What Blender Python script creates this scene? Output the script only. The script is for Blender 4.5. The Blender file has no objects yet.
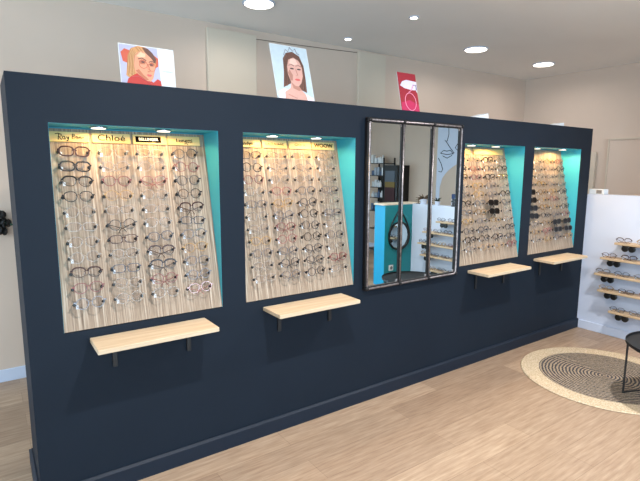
import bpy, math, random
from mathutils import Vector, Matrix
random.seed(7)
S = bpy.context.scene
COL = S.collection
PI = math.pi

# ------------------------------------------------------------------ materials
def lin(c):
    return tuple((v/255/12.92) if v/255 <= 0.04045 else ((v/255+0.055)/1.055)**2.4 for v in c) + (1,)
def new_mat(name):
    m = bpy.data.materials.new(name); m.use_nodes = True
    return m, m.node_tree.nodes, m.node_tree.links, m.node_tree.nodes['Principled BSDF']
def flat(name, c, rough=.5, metal=0, spec=.5, noise=.0, nscale=30, bump=0):
    m, n, l, b = new_mat(name)
    b.inputs['Roughness'].default_value = rough; b.inputs['Metallic'].default_value = metal
    b.inputs['Specular IOR Level'].default_value = spec
    tc = n.new('ShaderNodeTexCoord'); no = n.new('ShaderNodeTexNoise')
    no.inputs['Scale'].default_value = nscale; no.inputs['Detail'].default_value = 3
    l.new(tc.outputs['Object'], no.inputs['Vector'])
    r = n.new('ShaderNodeValToRGB'); a = lin(c)
    r.color_ramp.elements[0].color = tuple(max(0, v*(1-noise)) for v in a[:3])+(1,)
    r.color_ramp.elements[1].color = tuple(min(1, v*(1+noise)) for v in a[:3])+(1,)
    r.color_ramp.elements[0].position = .3; r.color_ramp.elements[1].position = .7
    l.new(no.outputs['Fac'], r.inputs['Fac']); l.new(r.outputs['Color'], b.inputs['Base Color'])
    if bump:
        bp = n.new('ShaderNodeBump'); bp.inputs['Strength'].default_value = bump; bp.inputs['Distance'].default_value = .002
        l.new(no.outputs['Fac'], bp.inputs['Height']); l.new(bp.outputs['Normal'], b.inputs['Normal'])
    return m
def clear(name, tint, refl=.12, body=0.0, bodycol=(255, 255, 255), rough=.03, edge=.3):
    """see-through plastic or glass: straight transmission, a little body colour and a gloss"""
    m, n, l, b = new_mat(name)
    out = n['Material Output']
    t = n.new('ShaderNodeBsdfTransparent'); t.inputs['Color'].default_value = lin(tint)
    g = n.new('ShaderNodeBsdfGlossy'); g.inputs['Roughness'].default_value = rough
    lw = n.new('ShaderNodeLayerWeight'); lw.inputs['Blend'].default_value = .3
    ma = n.new('ShaderNodeMath'); ma.operation = 'MULTIPLY_ADD'
    ma.inputs[1].default_value = edge; ma.inputs[2].default_value = refl
    l.new(lw.outputs['Fresnel'], ma.inputs[0])
    base = t.outputs[0]
    if body > 0:
        b.inputs['Base Color'].default_value = lin(bodycol); b.inputs['Roughness'].default_value = .2
        mx = n.new('ShaderNodeMixShader'); mx.inputs[0].default_value = body
        l.new(t.outputs[0], mx.inputs[1]); l.new(b.outputs[0], mx.inputs[2]); base = mx.outputs[0]
    m2 = n.new('ShaderNodeMixShader')
    l.new(ma.outputs[0], m2.inputs[0]); l.new(base, m2.inputs[1]); l.new(g.outputs[0], m2.inputs[2])
    l.new(m2.outputs[0], out.inputs['Surface'])
    return m
def emis(name, c, s):
    m, n, l, b = new_mat(name)
    b.inputs['Base Color'].default_value = lin(c)
    b.inputs['Emission Color'].default_value = lin(c); b.inputs['Emission Strength'].default_value = s
    return m
def wood(name, dark, mid, light, along, stretch=14, scale=3.0, rough=.5, fine=60):
    """streaky timber, grain running along the given object axis"""
    m, n, l, b = new_mat(name)
    b.inputs['Roughness'].default_value = rough; b.inputs['Specular IOR Level'].default_value = .3
    tc = n.new('ShaderNodeTexCoord'); mp = n.new('ShaderNodeMapping')
    sc = [stretch, stretch, stretch]; sc[along] = 1
    mp.inputs['Scale'].default_value = sc
    l.new(tc.outputs['Object'], mp.inputs['Vector'])
    n1 = n.new('ShaderNodeTexNoise'); n1.inputs['Scale'].default_value = scale; n1.inputs['Detail'].default_value = 6; n1.inputs['Roughness'].default_value = .65
    l.new(mp.outputs[0], n1.inputs['Vector'])
    r = n.new('ShaderNodeValToRGB'); e = r.color_ramp.elements
    e[0].position = .3; e[0].color = lin(dark); e[1].position = .72; e[1].color = lin(light)
    x = e.new(.5); x.color = lin(mid)
    l.new(n1.outputs['Fac'], r.inputs['Fac']); l.new(r.outputs['Color'], b.inputs['Base Color'])
    return m
def floor_mat():
    m, n, l, b = new_mat('oak_planks')
    tc = n.new('ShaderNodeTexCoord')
    br = n.new('ShaderNodeTexBrick'); br.offset = .37; br.offset_frequency = 2
    br.inputs['Scale'].default_value = 1; br.inputs['Brick Width'].default_value = 1.25
    br.inputs['Row Height'].default_value = .185; br.inputs['Mortar Size'].default_value = .0012
    br.inputs['Mortar Smooth'].default_value = .3; br.inputs['Bias'].default_value = 0
    br.inputs['Color1'].default_value = lin((188, 164, 140)); br.inputs['Color2'].default_value = lin((164, 141, 120))
    br.inputs['Mortar'].default_value = lin((140, 118, 98))
    l.new(tc.outputs['Object'], br.inputs['Vector'])
    mp = n.new('ShaderNodeMapping'); mp.inputs['Scale'].default_value = (2.2, 26, 1)
    l.new(tc.outputs['Object'], mp.inputs['Vector'])
    no = n.new('ShaderNodeTexNoise'); no.inputs['Scale'].default_value = 2.2; no.inputs['Detail'].default_value = 7; no.inputs['Roughness'].default_value = .62
    no.inputs['Distortion'].default_value = .1
    l.new(mp.outputs[0], no.inputs['Vector'])
    r = n.new('ShaderNodeValToRGB'); e = r.color_ramp.elements
    e[0].position = .32; e[0].color = lin((204, 194, 188)); e[1].position = .68; e[1].color = lin((255, 255, 255))
    l.new(no.outputs['Fac'], r.inputs['Fac'])
    mx = n.new('ShaderNodeMix'); mx.data_type = 'RGBA'; mx.blend_type = 'MULTIPLY'; mx.inputs[0].default_value = .9
    l.new(br.outputs['Color'], mx.inputs[6]); l.new(r.outputs['Color'], mx.inputs[7])
    l.new(mx.outputs[2], b.inputs['Base Color'])
    b.inputs['Roughness'].default_value = .42; b.inputs['Specular IOR Level'].default_value = .35
    return m
def rug_mat():
    """concentric braid: natural jute rim, black and natural rings inside"""
    m, n, l, b = new_mat('braided_jute')
    b.inputs['Roughness'].default_value = .95; b.inputs['Specular IOR Level'].default_value = .1
    tc = n.new('ShaderNodeTexCoord'); sp = n.new('ShaderNodeSeparateXYZ'); l.new(tc.outputs['Object'], sp.inputs[0])
    def math_(op, a, b_=None, c=None):
        q = n.new('ShaderNodeMath'); q.operation = op
        for i, v in enumerate((a, b_, c)):
            if v is None: continue
            if isinstance(v, (int, float)): q.inputs[i].default_value = v
            else: l.new(v, q.inputs[i])
        return q.outputs[0]
    rr = math_('SQRT', math_('ADD', math_('MULTIPLY', sp.outputs[0], sp.outputs[0]), math_('MULTIPLY', sp.outputs[1], sp.outputs[1])))
    th = math_('ARCTAN2', sp.outputs[1], sp.outputs[0])
    nz = n.new('ShaderNodeTexNoise'); nz.inputs['Scale'].default_value = 38; nz.inputs['Detail'].default_value = 2
    l.new(tc.outputs['Object'], nz.inputs['Vector'])
    rr2 = math_('MULTIPLY_ADD', nz.outputs['Fac'], .016, rr)
    fr = math_('FRACT', math_('DIVIDE', rr2, .0250))
    stripe = math_('LESS_THAN', fr, .5)
    inside = math_('LESS_THAN', rr, .472)
    blk = math_('MULTIPLY', stripe, inside)
    no = n.new('ShaderNodeTexNoise'); no.inputs['Scale'].default_value = 90; no.inputs['Detail'].default_value = 3
    l.new(tc.outputs['Object'], no.inputs['Vector'])
    r = n.new('ShaderNodeValToRGB'); e = r.color_ramp.elements
    e[0].position = .35; e[0].color = lin((178, 158, 130)); e[1].position = .65; e[1].color = lin((216, 199, 172))
    l.new(no.outputs['Fac'], r.inputs['Fac'])
    r2 = n.new('ShaderNodeValToRGB'); e = r2.color_ramp.elements
    e[0].position = .35; e[0].color = lin((46, 47, 52)); e[1].position = .7; e[1].color = lin((96, 94, 96))
    l.new(no.outputs['Fac'], r2.inputs['Fac'])
    mx = n.new('ShaderNodeMix'); mx.data_type = 'RGBA'
    mz = n.new('ShaderNodeMix'); mz.data_type = 'RGBA'; mz.blend_type = 'MULTIPLY'; mz.inputs[7].default_value = lin((206, 204, 208))
    l.new(inside, mz.inputs[0]); l.new(r.outputs['Color'], mz.inputs[6])
    l.new(blk, mx.inputs[0]); l.new(mz.outputs[2], mx.inputs[6]); l.new(r2.outputs['Color'], mx.inputs[7])
    l.new(mx.outputs[2], b.inputs['Base Color'])
    h = math_('MULTIPLY', math_('SINE', math_('MULTIPLY', rr, 2*PI/.0145)), math_('SINE', math_('MULTIPLY', th, 140)))
    bp = n.new('ShaderNodeBump'); bp.inputs['Strength'].default_value = .5; bp.inputs['Distance'].default_value = .003
    l.new(h, bp.inputs['Height']); l.new(bp.outputs['Normal'], b.inputs['Normal'])
    return m

M = {}
M['navy'] = flat('slate_blue_paint', (23, 32, 43), rough=.6, spec=.14, noise=.05, nscale=3)
M['navy_trim'] = flat('slate_blue_gloss', (24, 34, 47), rough=.5, spec=.22, noise=.04)
M['teal'] = flat('turquoise_paint', (60, 176, 198), rough=.55, noise=.03, nscale=4)
M['petrol'] = flat('petrol_paint', (20, 128, 138), rough=.5, noise=.04, nscale=4)
M['petrol_lit'] = flat('petrol_paint_lit', (0, 158, 204), rough=.5, noise=.03, nscale=4)  # brighter copy of the block's paint, daylight on its end put into the colour
M['wall'] = flat('greige_wall_paint', (208, 188, 172), rough=.85, spec=.2, noise=.02, nscale=2, bump=.05)
M['wallbox'] = flat('cream_panel_paint', (206, 192, 174), rough=.6, spec=.3, noise=.02, nscale=2)
M['ceiling'] = flat('ceiling_paint', (240, 236, 231), rough=.9, spec=.1, noise=.02, nscale=1.5)
M['white'] = flat('white_lacquer', (200, 209, 228), rough=.45, noise=.015, nscale=4)
M['white_matte'] = flat('white_card', (208, 213, 218), rough=.7)
M['black'] = flat('black_plastic', (12, 12, 13), rough=.35, spec=.5)
M['blackmetal'] = flat('black_steel', (18, 19, 22), rough=.5, metal=.0, noise=.1)
M['iron'] = flat('worn_iron', (150, 144, 146), rough=.36, metal=.8, noise=.45, nscale=45, bump=.4)
M['irondark'] = flat('blackened_iron', (26, 25, 27), rough=.5, metal=.4, noise=.3, nscale=30)
M['chrome'] = flat('chrome', (200, 200, 205), rough=.2, metal=1)
M['floor'] = floor_mat(); M['rug'] = rug_mat()
M['shelf'] = wood('pale_ash_shelf', (184, 160, 130), (198, 176, 148), (210, 194, 170), 0, stretch=16, scale=2.5)
M['shelf_y'] = wood('pale_ash_shelf_side', (170, 146, 118), (188, 164, 134), (204, 184, 156), 1, stretch=16, scale=2.5)
M['shelfedge'] = wood('pale_ash_edge', (214, 196, 172), (226, 210, 188), (238, 224, 206), 0, stretch=16, scale=2.5)
M['board'] = wood('whitewashed_board', (100, 84, 70), (148, 130, 112), (200, 186, 170), 2, stretch=40, scale=3.2, rough=.6)
M['plate'] = wood('pine_name_plate', (200, 168, 108), (214, 184, 124), (224, 198, 142), 0, stretch=8, scale=3)
M['ink'] = flat('black_lettering', (14, 12, 12), rough=.9, spec=.0)
M['cream_ink'] = flat('cream_lettering', (230, 222, 200), rough=.6)
M['lens'] = clear('spectacle_lens', (249, 249, 250), refl=.0, edge=.035, rough=.12)
M['sunlens'] = clear('smoked_lens', (70, 62, 66), refl=.03)
M['peglens'] = clear('acrylic_stem', (225, 225, 228), refl=.2, body=.35)
M['windowglass'] = clear('window_glass', (250, 252, 252), refl=.02)
M['lamp'] = emis('lamp_glow', (255, 246, 232), 14)
M['spot'] = emis('spot_glow', (255, 240, 214), 3.5)
def mirror_mat():
    m, n, l, b = new_mat('mirror_silver')
    b.inputs['Metallic'].default_value = 1; b.inputs['Roughness'].default_value = 0.0
    b.inputs['Base Color'].default_value = (.72, .80, .81, 1)
    return m
M['mirror'] = mirror_mat()
GC = {   # spectacle frame colours
 'black': flat('black_acetate', (22, 18, 20), rough=.25),
 'dark brown': flat('brown_acetate', (58, 32, 30), rough=.25),
 'dark grey': flat('grey_metal', (62, 62, 68), rough=.3, metal=.4),
 'grey': flat('silver_grey_metal', (112, 110, 114), rough=.3, metal=.5),
 'reddish brown': flat('reddish_acetate', (118, 58, 60), rough=.3),
 'pink': clear('pink_acetate', (235, 190, 190), refl=.1, body=.6, bodycol=(176, 112, 108)),
 'clear': clear('clear_acetate', (236, 234, 232), refl=.03, edge=.10, rough=.35, body=.25, bodycol=(190, 184, 178)),
 'beige': clear('beige_acetate', (236, 212, 180), refl=.12, body=.5, bodycol=(214, 178, 120)),
 'gold': flat('gold_wire', (186, 150, 92), rough=.25, metal=.9),
}

# ------------------------------------------------------------------ mesh builder
class MB:
    def __init__(s): s.v = []; s.f = []; s.m = []; s.mats = []
    def mi(s, m):
        if m not in s.mats: s.mats.append(m)
        return s.mats.index(m)
    def add(s, vs, fs, m, T=None):
        o = len(s.v); i = s.mi(m)
        s.v += [tuple(T @ Vector(p)) if T else tuple(p) for p in vs]
        for f in fs: s.f.append([k+o for k in f]); s.m.append(i)
    def box(s, a, b, m, T=None, bev=0):
        x0, y0, z0 = [min(p, q) for p, q in zip(a, b)]; x1, y1, z1 = [max(p, q) for p, q in zip(a, b)]
        if bev <= 0:
            vs = [(x0,y0,z0),(x1,y0,z0),(x1,y1,z0),(x0,y1,z0),(x0,y0,z1),(x1,y0,z1),(x1,y1,z1),(x0,y1,z1)]
            s.add(vs, [(0,3,2,1),(4,5,6,7),(0,1,5,4),(1,2,6,5),(2,3,7,6),(3,0,4,7)], m, T); return
        e = bev; vs = []
        for z, k in ((z0, e), (z0+e, 0), (z1-e, 0), (z1, e)):
            for (cx, cy, sx, sy) in ((x0, y0, 1, 1), (x1, y0, -1, 1), (x1, y1, -1, -1), (x0, y1, 1, -1)):
                p = [(cx+sx*k, cy+sy*(k+e)), (cx+sx*(k+e), cy+sy*k)]
                if (sx*sy) < 0: p = [p[1], p[0]]
                vs += [(q[0], q[1], z) for q in p]
        fs = [tuple(range(7, -1, -1)), tuple(range(24, 32))]
        for r in range(3):
            for k in range(8):
                fs.append((r*8+k, r*8+(k+1) % 8, r*8+8+(k+1) % 8, r*8+8+k))
        s.add(vs, fs, m, T)
    def tube(s, pts, r, m, n=8, closed=False, T=None, caps=True, flatk=1.0):
        pts = [Vector(p) for p in pts]; N = len(pts); vs = []; fs = []; up0 = None
        for i, p in enumerate(pts):
            if closed: d = pts[(i+1) % N]-pts[i-1]
            else: d = pts[min(i+1, N-1)]-pts[max(i-1, 0)]
            d.normalize()
            if up0 is None:
                up0 = Vector((0, 0, 1)) if abs(d.z) < .9 else Vector((1, 0, 0))
            a = up0 - d*up0.dot(d)
            if a.length < 1e-6: a = d.orthogonal()
            a.normalize(); up0 = a; b = d.cross(a)
            rr = r[i] if isinstance(r, (list, tuple)) else r
            for k in range(n):
                t = 2*PI*k/n; vs.append(p + a*math.cos(t)*rr + b*math.sin(t)*rr*flatk)
        for i in range(N if closed else N-1):
            for k in range(n):
                j = (i+1) % N
                fs.append((i*n+k, i*n+(k+1) % n, j*n+(k+1) % n, j*n+k))
        if caps and not closed:
            fs.append(tuple(range(n-1, -1, -1))); fs.append(tuple((N-1)*n+k for k in range(n)))
        s.add(vs, fs, m, T)
    def lathe(s, prof, m, n=32, T=None):
        vs = []; fs = []
        for (r, z) in prof:
            for k in range(n): t = 2*PI*k/n; vs.append((r*math.cos(t), r*math.sin(t), z))
        for i in range(len(prof)-1):
            for k in range(n): fs.append((i*n+k, i*n+(k+1) % n, (i+1)*n+(k+1) % n, (i+1)*n+k))
        fs.append(tuple(range(n-1, -1, -1))); fs.append(tuple((len(prof)-1)*n+k for k in range(n)))
        s.add(vs, fs, m, T)
    def prism(s, poly, d0, d1, m, axes=(0, 2, 1), T=None):
        """poly (a,b) extruded d0..d1 along the third axis"""
        vs = []
        for d in (d0, d1):
            for (a, b) in poly:
                p = [0, 0, 0]; p[axes[0]] = a; p[axes[1]] = b; p[axes[2]] = d; vs.append(tuple(p))
        N = len(poly)
        fs = [tuple(range(N)), tuple(range(2*N-1, N-1, -1))] + [(i, i+N, (i+1) % N+N, (i+1) % N) for i in range(N)]
        s.add(vs, fs, m, T)
    def ring(s, outer, inner, d0, d1, m, T=None):
        """flat ring between two outlines (x,z), thick in y"""
        N = len(outer); vs = [(a, d, b) for d in (d0, d1) for (a, b) in outer]+[(a, d, b) for d in (d0, d1) for (a, b) in inner]
        fs = []
        for i in range(N):
            j = (i+1) % N
            fs += [(i, j, 2*N+j, 2*N+i), (N+j, N+i, 3*N+i, 3*N+j), (j, i, N+i, N+j), (2*N+i, 2*N+j, 3*N+j, 3*N+i)]
        s.add(vs, fs, m, T)
    def mesh(s, name, smooth=False):
        me = bpy.data.meshes.new(name); me.from_pydata([tuple(v) for v in s.v], [], s.f)
        for m in s.mats: me.materials.append(m)
        me.polygons.foreach_set('material_index', s.m)
        if smooth: me.polygons.foreach_set('use_smooth', [True]*len(s.f))
        me.update()
        import bmesh
        bm = bmesh.new(); bm.from_mesh(me); bmesh.ops.recalc_face_normals(bm, faces=bm.faces); bm.to_mesh(me); bm.free()
        return me
    def build(s, name, parent=None, smooth=False, loc=None, rot=None, label=None):
        return put(name, s.mesh(name, smooth), parent, loc, rot, label)
def put(name, me, parent=None, loc=None, rot=None, label=None):
    o = bpy.data.objects.new(name, me); COL.objects.link(o)
    if parent is not None: o.parent = parent
    if loc is not None: o.location = loc
    if rot is not None: o.rotation_euler = rot
    if label: o['label'] = label
    return o
def tag(o, label, cat, group=None, kind=None):
    o['label'] = label; o['category'] = cat
    if group: o['group'] = group
    if kind: o['kind'] = kind
    return o
def thing(name, loc, label, cat, group=None, rot=(0, 0, 0)):
    o = bpy.data.objects.new(name, None); COL.objects.link(o); o.empty_display_size = .05
    o.location = loc; o.rotation_euler = rot
    return tag(o, label, cat, group)
def struct(o, label=None):
    o['kind'] = 'structure'
    if label: o['label'] = label
    return o
def b1(name, a, b, m, parent=None, bev=0, label=None):
    q = MB(); q.box(a, b, m, bev=bev); return q.build(name, parent, label=label)
def text_mesh(txt, size, m, bold=0.0, extrude=.0006, stretch=1.0):
    cu = bpy.data.curves.new('lettering', 'FONT'); cu.body = txt; cu.size = size; cu.extrude = extrude
    cu.offset = bold; cu.align_x = 'CENTER'; cu.align_y = 'CENTER'; cu.resolution_u = 3
    o = bpy.data.objects.new('tmp', cu); COL.objects.link(o)
    dg = bpy.context.evaluated_depsgraph_get(); me = bpy.data.meshes.new_from_object(o.evaluated_get(dg))
    bpy.data.objects.remove(o); me.materials.clear(); me.materials.append(m)
    me.transform(Matrix.Diagonal((stretch, 1, 1, 1)))
    return me

# ------------------------------------------------------------------ room constants
L = 4.80; H = 1.99; WT = .45              # dark display wall: length, height, thickness
ZB, ZT, NW, ND = .8395, 1.791, .7817, .205
NX = [.1449, 1.0685, 2.9103, 3.832]
XL, XR, YF, YB, ZC = -3.2, 6.36, -6.2, 1.76, 2.85
PX = 4.80; PT = .12; PY = -2.42           # white partition

# floor, ceiling, walls
struct(b1('floor', (XL-.1, YF-.1, -.1), (XR+.1, YB+.1, 0), M['floor']))
struct(b1('ceiling', (XL-.1, YF-.1, ZC), (XR+.1, YB+.1, ZC+.1), M['ceiling']))
struct(b1('wall_back', (XL-.1, YB, 0), (XR+.1, YB+.1, ZC), M['wall']))
struct(b1('wall_right', (XR, YF, 0), (XR+.1, YB, ZC), M['wall']))
def holed(name, axis, d0, d1, a0, a1, z0, z1, holes, m):
    """wall slab with rectangular holes; holes = (a0,a1,z0,z1)"""
    xs = sorted({a0, a1, *[h[0] for h in holes], *[h[1] for h in holes]})
    zs = sorted({z0, z1, *[h[2] for h in holes], *[h[3] for h in holes]})
    inh = lambda x, z: any(h[0] < x < h[1] and h[2] < z < h[3] for h in holes)
    solid = lambda i, k: 0 <= i < len(xs)-1 and 0 <= k < len(zs)-1 and not inh((xs[i]+xs[i+1])/2, (zs[k]+zs[k+1])/2)
    q = MB()
    def P(a, d, z): return (a, d, z) if axis == 0 else (d, a, z)
    for i in range(len(xs)-1):
        for k in range(len(zs)-1):
            if not solid(i, k): continue
            A, B, C_, D_ = xs[i], xs[i+1], zs[k], zs[k+1]
            for d in (d0, d1): q.add([P(A,d,C_),P(B,d,C_),P(B,d,D_),P(A,d,D_)], [(0,1,2,3)], m)
            if not solid(i-1, k): q.add([P(A,d0,C_),P(A,d1,C_),P(A,d1,D_),P(A,d0,D_)], [(0,1,2,3)], m)
            if not solid(i+1, k): q.add([P(B,d0,C_),P(B,d1,C_),P(B,d1,D_),P(B,d0,D_)], [(0,1,2,3)], m)
            if not solid(i, k-1): q.add([P(A,d0,C_),P(B,d0,C_),P(B,d1,C_),P(A,d1,C_)], [(0,1,2,3)], m)
            if not solid(i, k+1): q.add([P(A,d0,D_),P(B,d0,D_),P(B,d1,D_),P(A,d1,D_)], [(0,1,2,3)], m)
    import bmesh
    me = q.mesh(name); bm = bmesh.new(); bm.from_mesh(me); bmesh.ops.remove_doubles(bm, verts=bm.verts, dist=1e-5)
    bmesh.ops.recalc_face_normals(bm, faces=bm.faces); bm.to_mesh(me); bm.free()
    return struct(put(name, me))
# shop front behind the camera and a side window: daylight
FW = [(-2.9, -.9, .15, 2.5), (-.7, 1.3, .15, 2.5), (1.5, 3.5, .15, 2.5)]
SW = [(-5.2, -2.6, .3, 2.45), (-.1, 1.3, .5, 2.3)]
holed('wall_front', 0, YF-.12, YF, XL, XR, 0, ZC, FW, M['wall'])
holed('wall_left', 1, XL-.12, XL, YF, YB, 0, ZC, SW, M['wall'])
def window(i, axis, h, d):
    q = MB(); g = MB(); w = .05
    def bx(a0, a1, z0, z1, e0, e1, mm, t):
        A = (a0, d+e0, z0) if axis == 0 else (d+e0, a0, z0); B = (a1, d+e1, z1) if axis == 0 else (d+e1, a1, z1)
        t.box(A, B, mm)
    bx(h[0], h[0]+w, h[2], h[3], -.08, -.03, M['white'], q); bx(h[1]-w, h[1], h[2], h[3], -.08, -.03, M['white'], q)
    bx(h[0]+w, h[1]-w, h[2], h[2]+w, -.08, -.03, M['white'], q); bx(h[0]+w, h[1]-w, h[3]-w, h[3], -.08, -.03, M['white'], q)
    f = struct(q.build('window_%d' % i))
    bx(h[0]+w, h[1]-w, h[2]+w, h[3]-w, -.06, -.052, M['windowglass'], g); g.build('pane', f)
for i, h in enumerate(FW): window(i+1, 0, h, YF)
for i, h in enumerate(SW): window(i+4, 1, h, XL)

# dark display wall with four niches
holes = [(x, x+NW, ZB, ZT) for x in NX]
holed('wall_center', 0, 0, WT, 0, L, 0, H, holes, M['navy'])
for i, x in enumerate(NX):
    q = MB(); t = .001; e = .003
    y1 = ND+.03
    q.box((x+NW-t, e, ZB), (x+NW, y1, ZT), M['teal'])
    q.box((x, e, ZB), (x+t, y1, ZT), M['teal'])
    q.box((x+t, e, ZT-t), (x+NW-t, y1, ZT), M['teal'])
    q.box((x, y1, ZB), (x+NW, y1+.01, ZT), M['teal'])
    struct(q.build('trim_%d' % (i+1)))
q = MB()
q.box((-.018, -.018, 0), (L, 0, .082), M['navy_trim']); q.box((-.018, 0, 0), (0, WT+.018, .082), M['navy_trim'])
q.prism([(-.018, .082), (0, .082), (0, .094), (-.006, .094)], -.018, L, M['navy_trim'], axes=(1, 2, 0))
q.prism([(-.018, .082), (0, .082), (0, .094), (-.006, .094)], -.006, WT, M['navy_trim'], axes=(0, 2, 1))
struct(q.build('baseboard_center'))
struct(b1('baseboard_back', (XL, YB-.014, 0), (XR, YB, .095), M['white'], bev=.003))
struct(b1('baseboard_right', (XR-.014, YF, 0), (XR, -.7, .095), M['white'], bev=.003))
struct(b1('baseboard_left', (XL, YF, 0), (XL+.014, YB-.02, .095), M['white'], bev=.003))

# boxed panels on the back wall near the ceiling
for i, (x0, x1, z1) in enumerate(((1.585, 2.06, 2.80), (3.27, 3.655, 2.825))):
    struct(b1('trim_%d' % (i+5), (x0, YB-.035, .1), (x1, YB-.0005, z1), M['wallbox'], bev=.004))
strip_mb = MB(); strip_mb.tube([(2.06, YB-.006, 2.775), (2.6, YB-.006, 2.79), (3.27, YB-.006, 2.815)], .003, flat('brown_strip', (112, 98, 84)), 6)  # thin brown line along the wall just below the ceiling
tag(strip_mb.build('strip'), 'thin brown cable just below the ceiling between the two cream wall panels', 'strip')

# right wall: flush door, pipe casing
q = MB(); q.box((XR-.022, -.42, 0), (XR-.0005, .545, 1.965), M['wall'])
d = struct(q.build('door_1'))
q = MB()
q.box((XR-.034, .545, 0), (XR-.0005, .560, 1.98), M['wallbox']); q.box((XR-.034, -.44, 1.965), (XR-.0005, .545, 1.98), M['wallbox']); q.box((XR-.034, -.435, 0), (XR-.0005, -.42, 1.965), M['wallbox'])
q.build('door_frame', d)
struct(b1('trim_7', (XR-.05, .69, 0), (XR-.0005, .775, 1.82), M['wallbox'], bev=.006))

# ------------------------------------------------------------------ spectacles
def outline(style, sx, k, grow):
    w, h, p, lift = dict(rect=(.0268, .0180, 3.2, 0), round=(.0250, .0240, 2.0, 0), panto=(.0262, .0225, 2.4, 1), browline=(.0270, .0215, 2.7, 1), thick=(.0270, .0195, 2.9, 0))[style]
    pts = []
    for i in range(k):
        t = 2*PI*i/k; c, s = math.cos(t), math.sin(t)
        r = (abs(c)**p+abs(s)**p)**(-1/p)
        x = c*r*(w+grow); z = s*r*(h+grow)
        if lift and z < 0: x *= 1-.22*(-z/h)**1.5
        pts.append((sx*.0335+x*sx, z+.0))
    return pts
STY = ['rect', 'round', 'panto', 'browline', 'thick']
def rim_of(style, color): return {'thick': .0058, 'rect': .0030, 'panto': .0029, 'browline': .0022, 'round': .0025}[style]
_cache = {}
def glasses_meshes(style, color, fold, sun):
    key = (style, color, fold, sun)
    if key in _cache: return _cache[key]
    fm = GC[color]; lm = M['sunlens'] if sun else M['lens']; g = rim_of(style, color); K = 28
    fr = MB()
    for s in (-1, 1):
        fr.ring(outline(style, s, K, g), outline(style, s, K, 0), -.0018, .0018, fm)
        if style == 'browline':
            up = [p for p in outline(style, s, K, g) if p[1] > .004]; up.sort()
            fr.tube([(a, -.0008, b) for a, b in up], .0036, fm, 6)
        fr.box((s*.061, -.002, .004), (s*.070, .004, .0105), fm)
        fr.tube([(s*.008, .002, .002), (s*.0095, .006, -.004), (s*.0115, .006, -.010)], .0013, M['peglens'], 5)
    fr.tube([(-.0105, 0, .004), (-.005, -.001, .0075), (0, -.0012, .0085), (.005, -.001, .0075), (.0105, 0, .004)], .0022 if style in ('thick', 'rect') else .0014, fm, 6)
    ln = []
    for s in (-1, 1):
        a = MB(); a.prism(outline(style, s, K, -.0001), -.0006, .0006, lm); ln.append(a.mesh('lens'))
    tm = []
    for s in (-1, 1):
        a = MB(); tr = .0017 if style != 'thick' else .0026
        if fold:
            a.tube([(s*.068, .003, .007), (s*.066, .009, .006), (s*.040, .013+.003*s, -.004), (-s*.006, .015+.003*s, -.022), (-s*.018, .015+.003*s, -.040)], tr, fm, 6)
        else:
            a.tube([(s*.0685, .003, .007), (s*.0680, .018, .006), (s*.067, .034, .003)], tr, fm, 6)
        tm.append(a.mesh('temple'))
    tg = MB(); tg.box((-.0615, .006, -.022), (-.0505, .0072, -.004), M['white_matte']); tg.tube([(-.056, .0066, -.004), (-.066, .006, .006)], .0005, M['white_matte'], 4)
    r = (fr.mesh('frame'), ln, tm, tg.mesh('price_tag'))
    _cache[key] = r; return r
_whole = {}
def glasses_whole(style, color, fold, sun):
    key = (style, color, fold, sun)
    if key in _whole: return _whole[key]
    f, ln, tm, tg = glasses_meshes(*key); import bmesh
    mats = []; bm = bmesh.new()
    me = bpy.data.meshes.new('eyeglasses')
    vs, fs, mi = [], [], []
    for part in [f]+ln+tm+[tg]:
        o = len(vs); vs += [v.co[:] for v in part.vertices]
        for p in part.polygons:
            m = part.materials[p.material_index]
            if m not in mats: mats.append(m)
            fs.append([i+o for i in p.vertices]); mi.append(mats.index(m))
    me.from_pydata(vs, [], fs)
    for m in mats: me.materials.append(m)
    me.polygons.foreach_set('material_index', mi); me.update(); bm.free()
    _whole[key] = me; return me
def make_glasses(mat, style, color, fold, sun, label, group, parts=True, tagged=True):
    nm = 'sunglasses' if sun else 'eyeglasses'
    cat = nm
    if not parts:
        o = put(nm, glasses_whole(style, color, fold, sun)); o.matrix_world = mat
        return tag(o, label, cat, group)
    f, ln, tm, tg = glasses_meshes(style, color, fold, sun)
    o = bpy.data.objects.new(nm, None); COL.objects.link(o); o.empty_display_size = .02; o.matrix_world = mat
    tag(o, label, cat, group)
    put('frame', f, o)
    for x in ln: put('lens', x, o)
    for x in tm: put('temple', x, o)
    if tagged: put('price_tag', tg, o, label='white price tag')
    return o
SN = {'rect': 'rectangular', 'round': 'round', 'panto': 'soft rounded', 'browline': 'heavy-browed', 'thick': 'thick-rimmed'}

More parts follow.
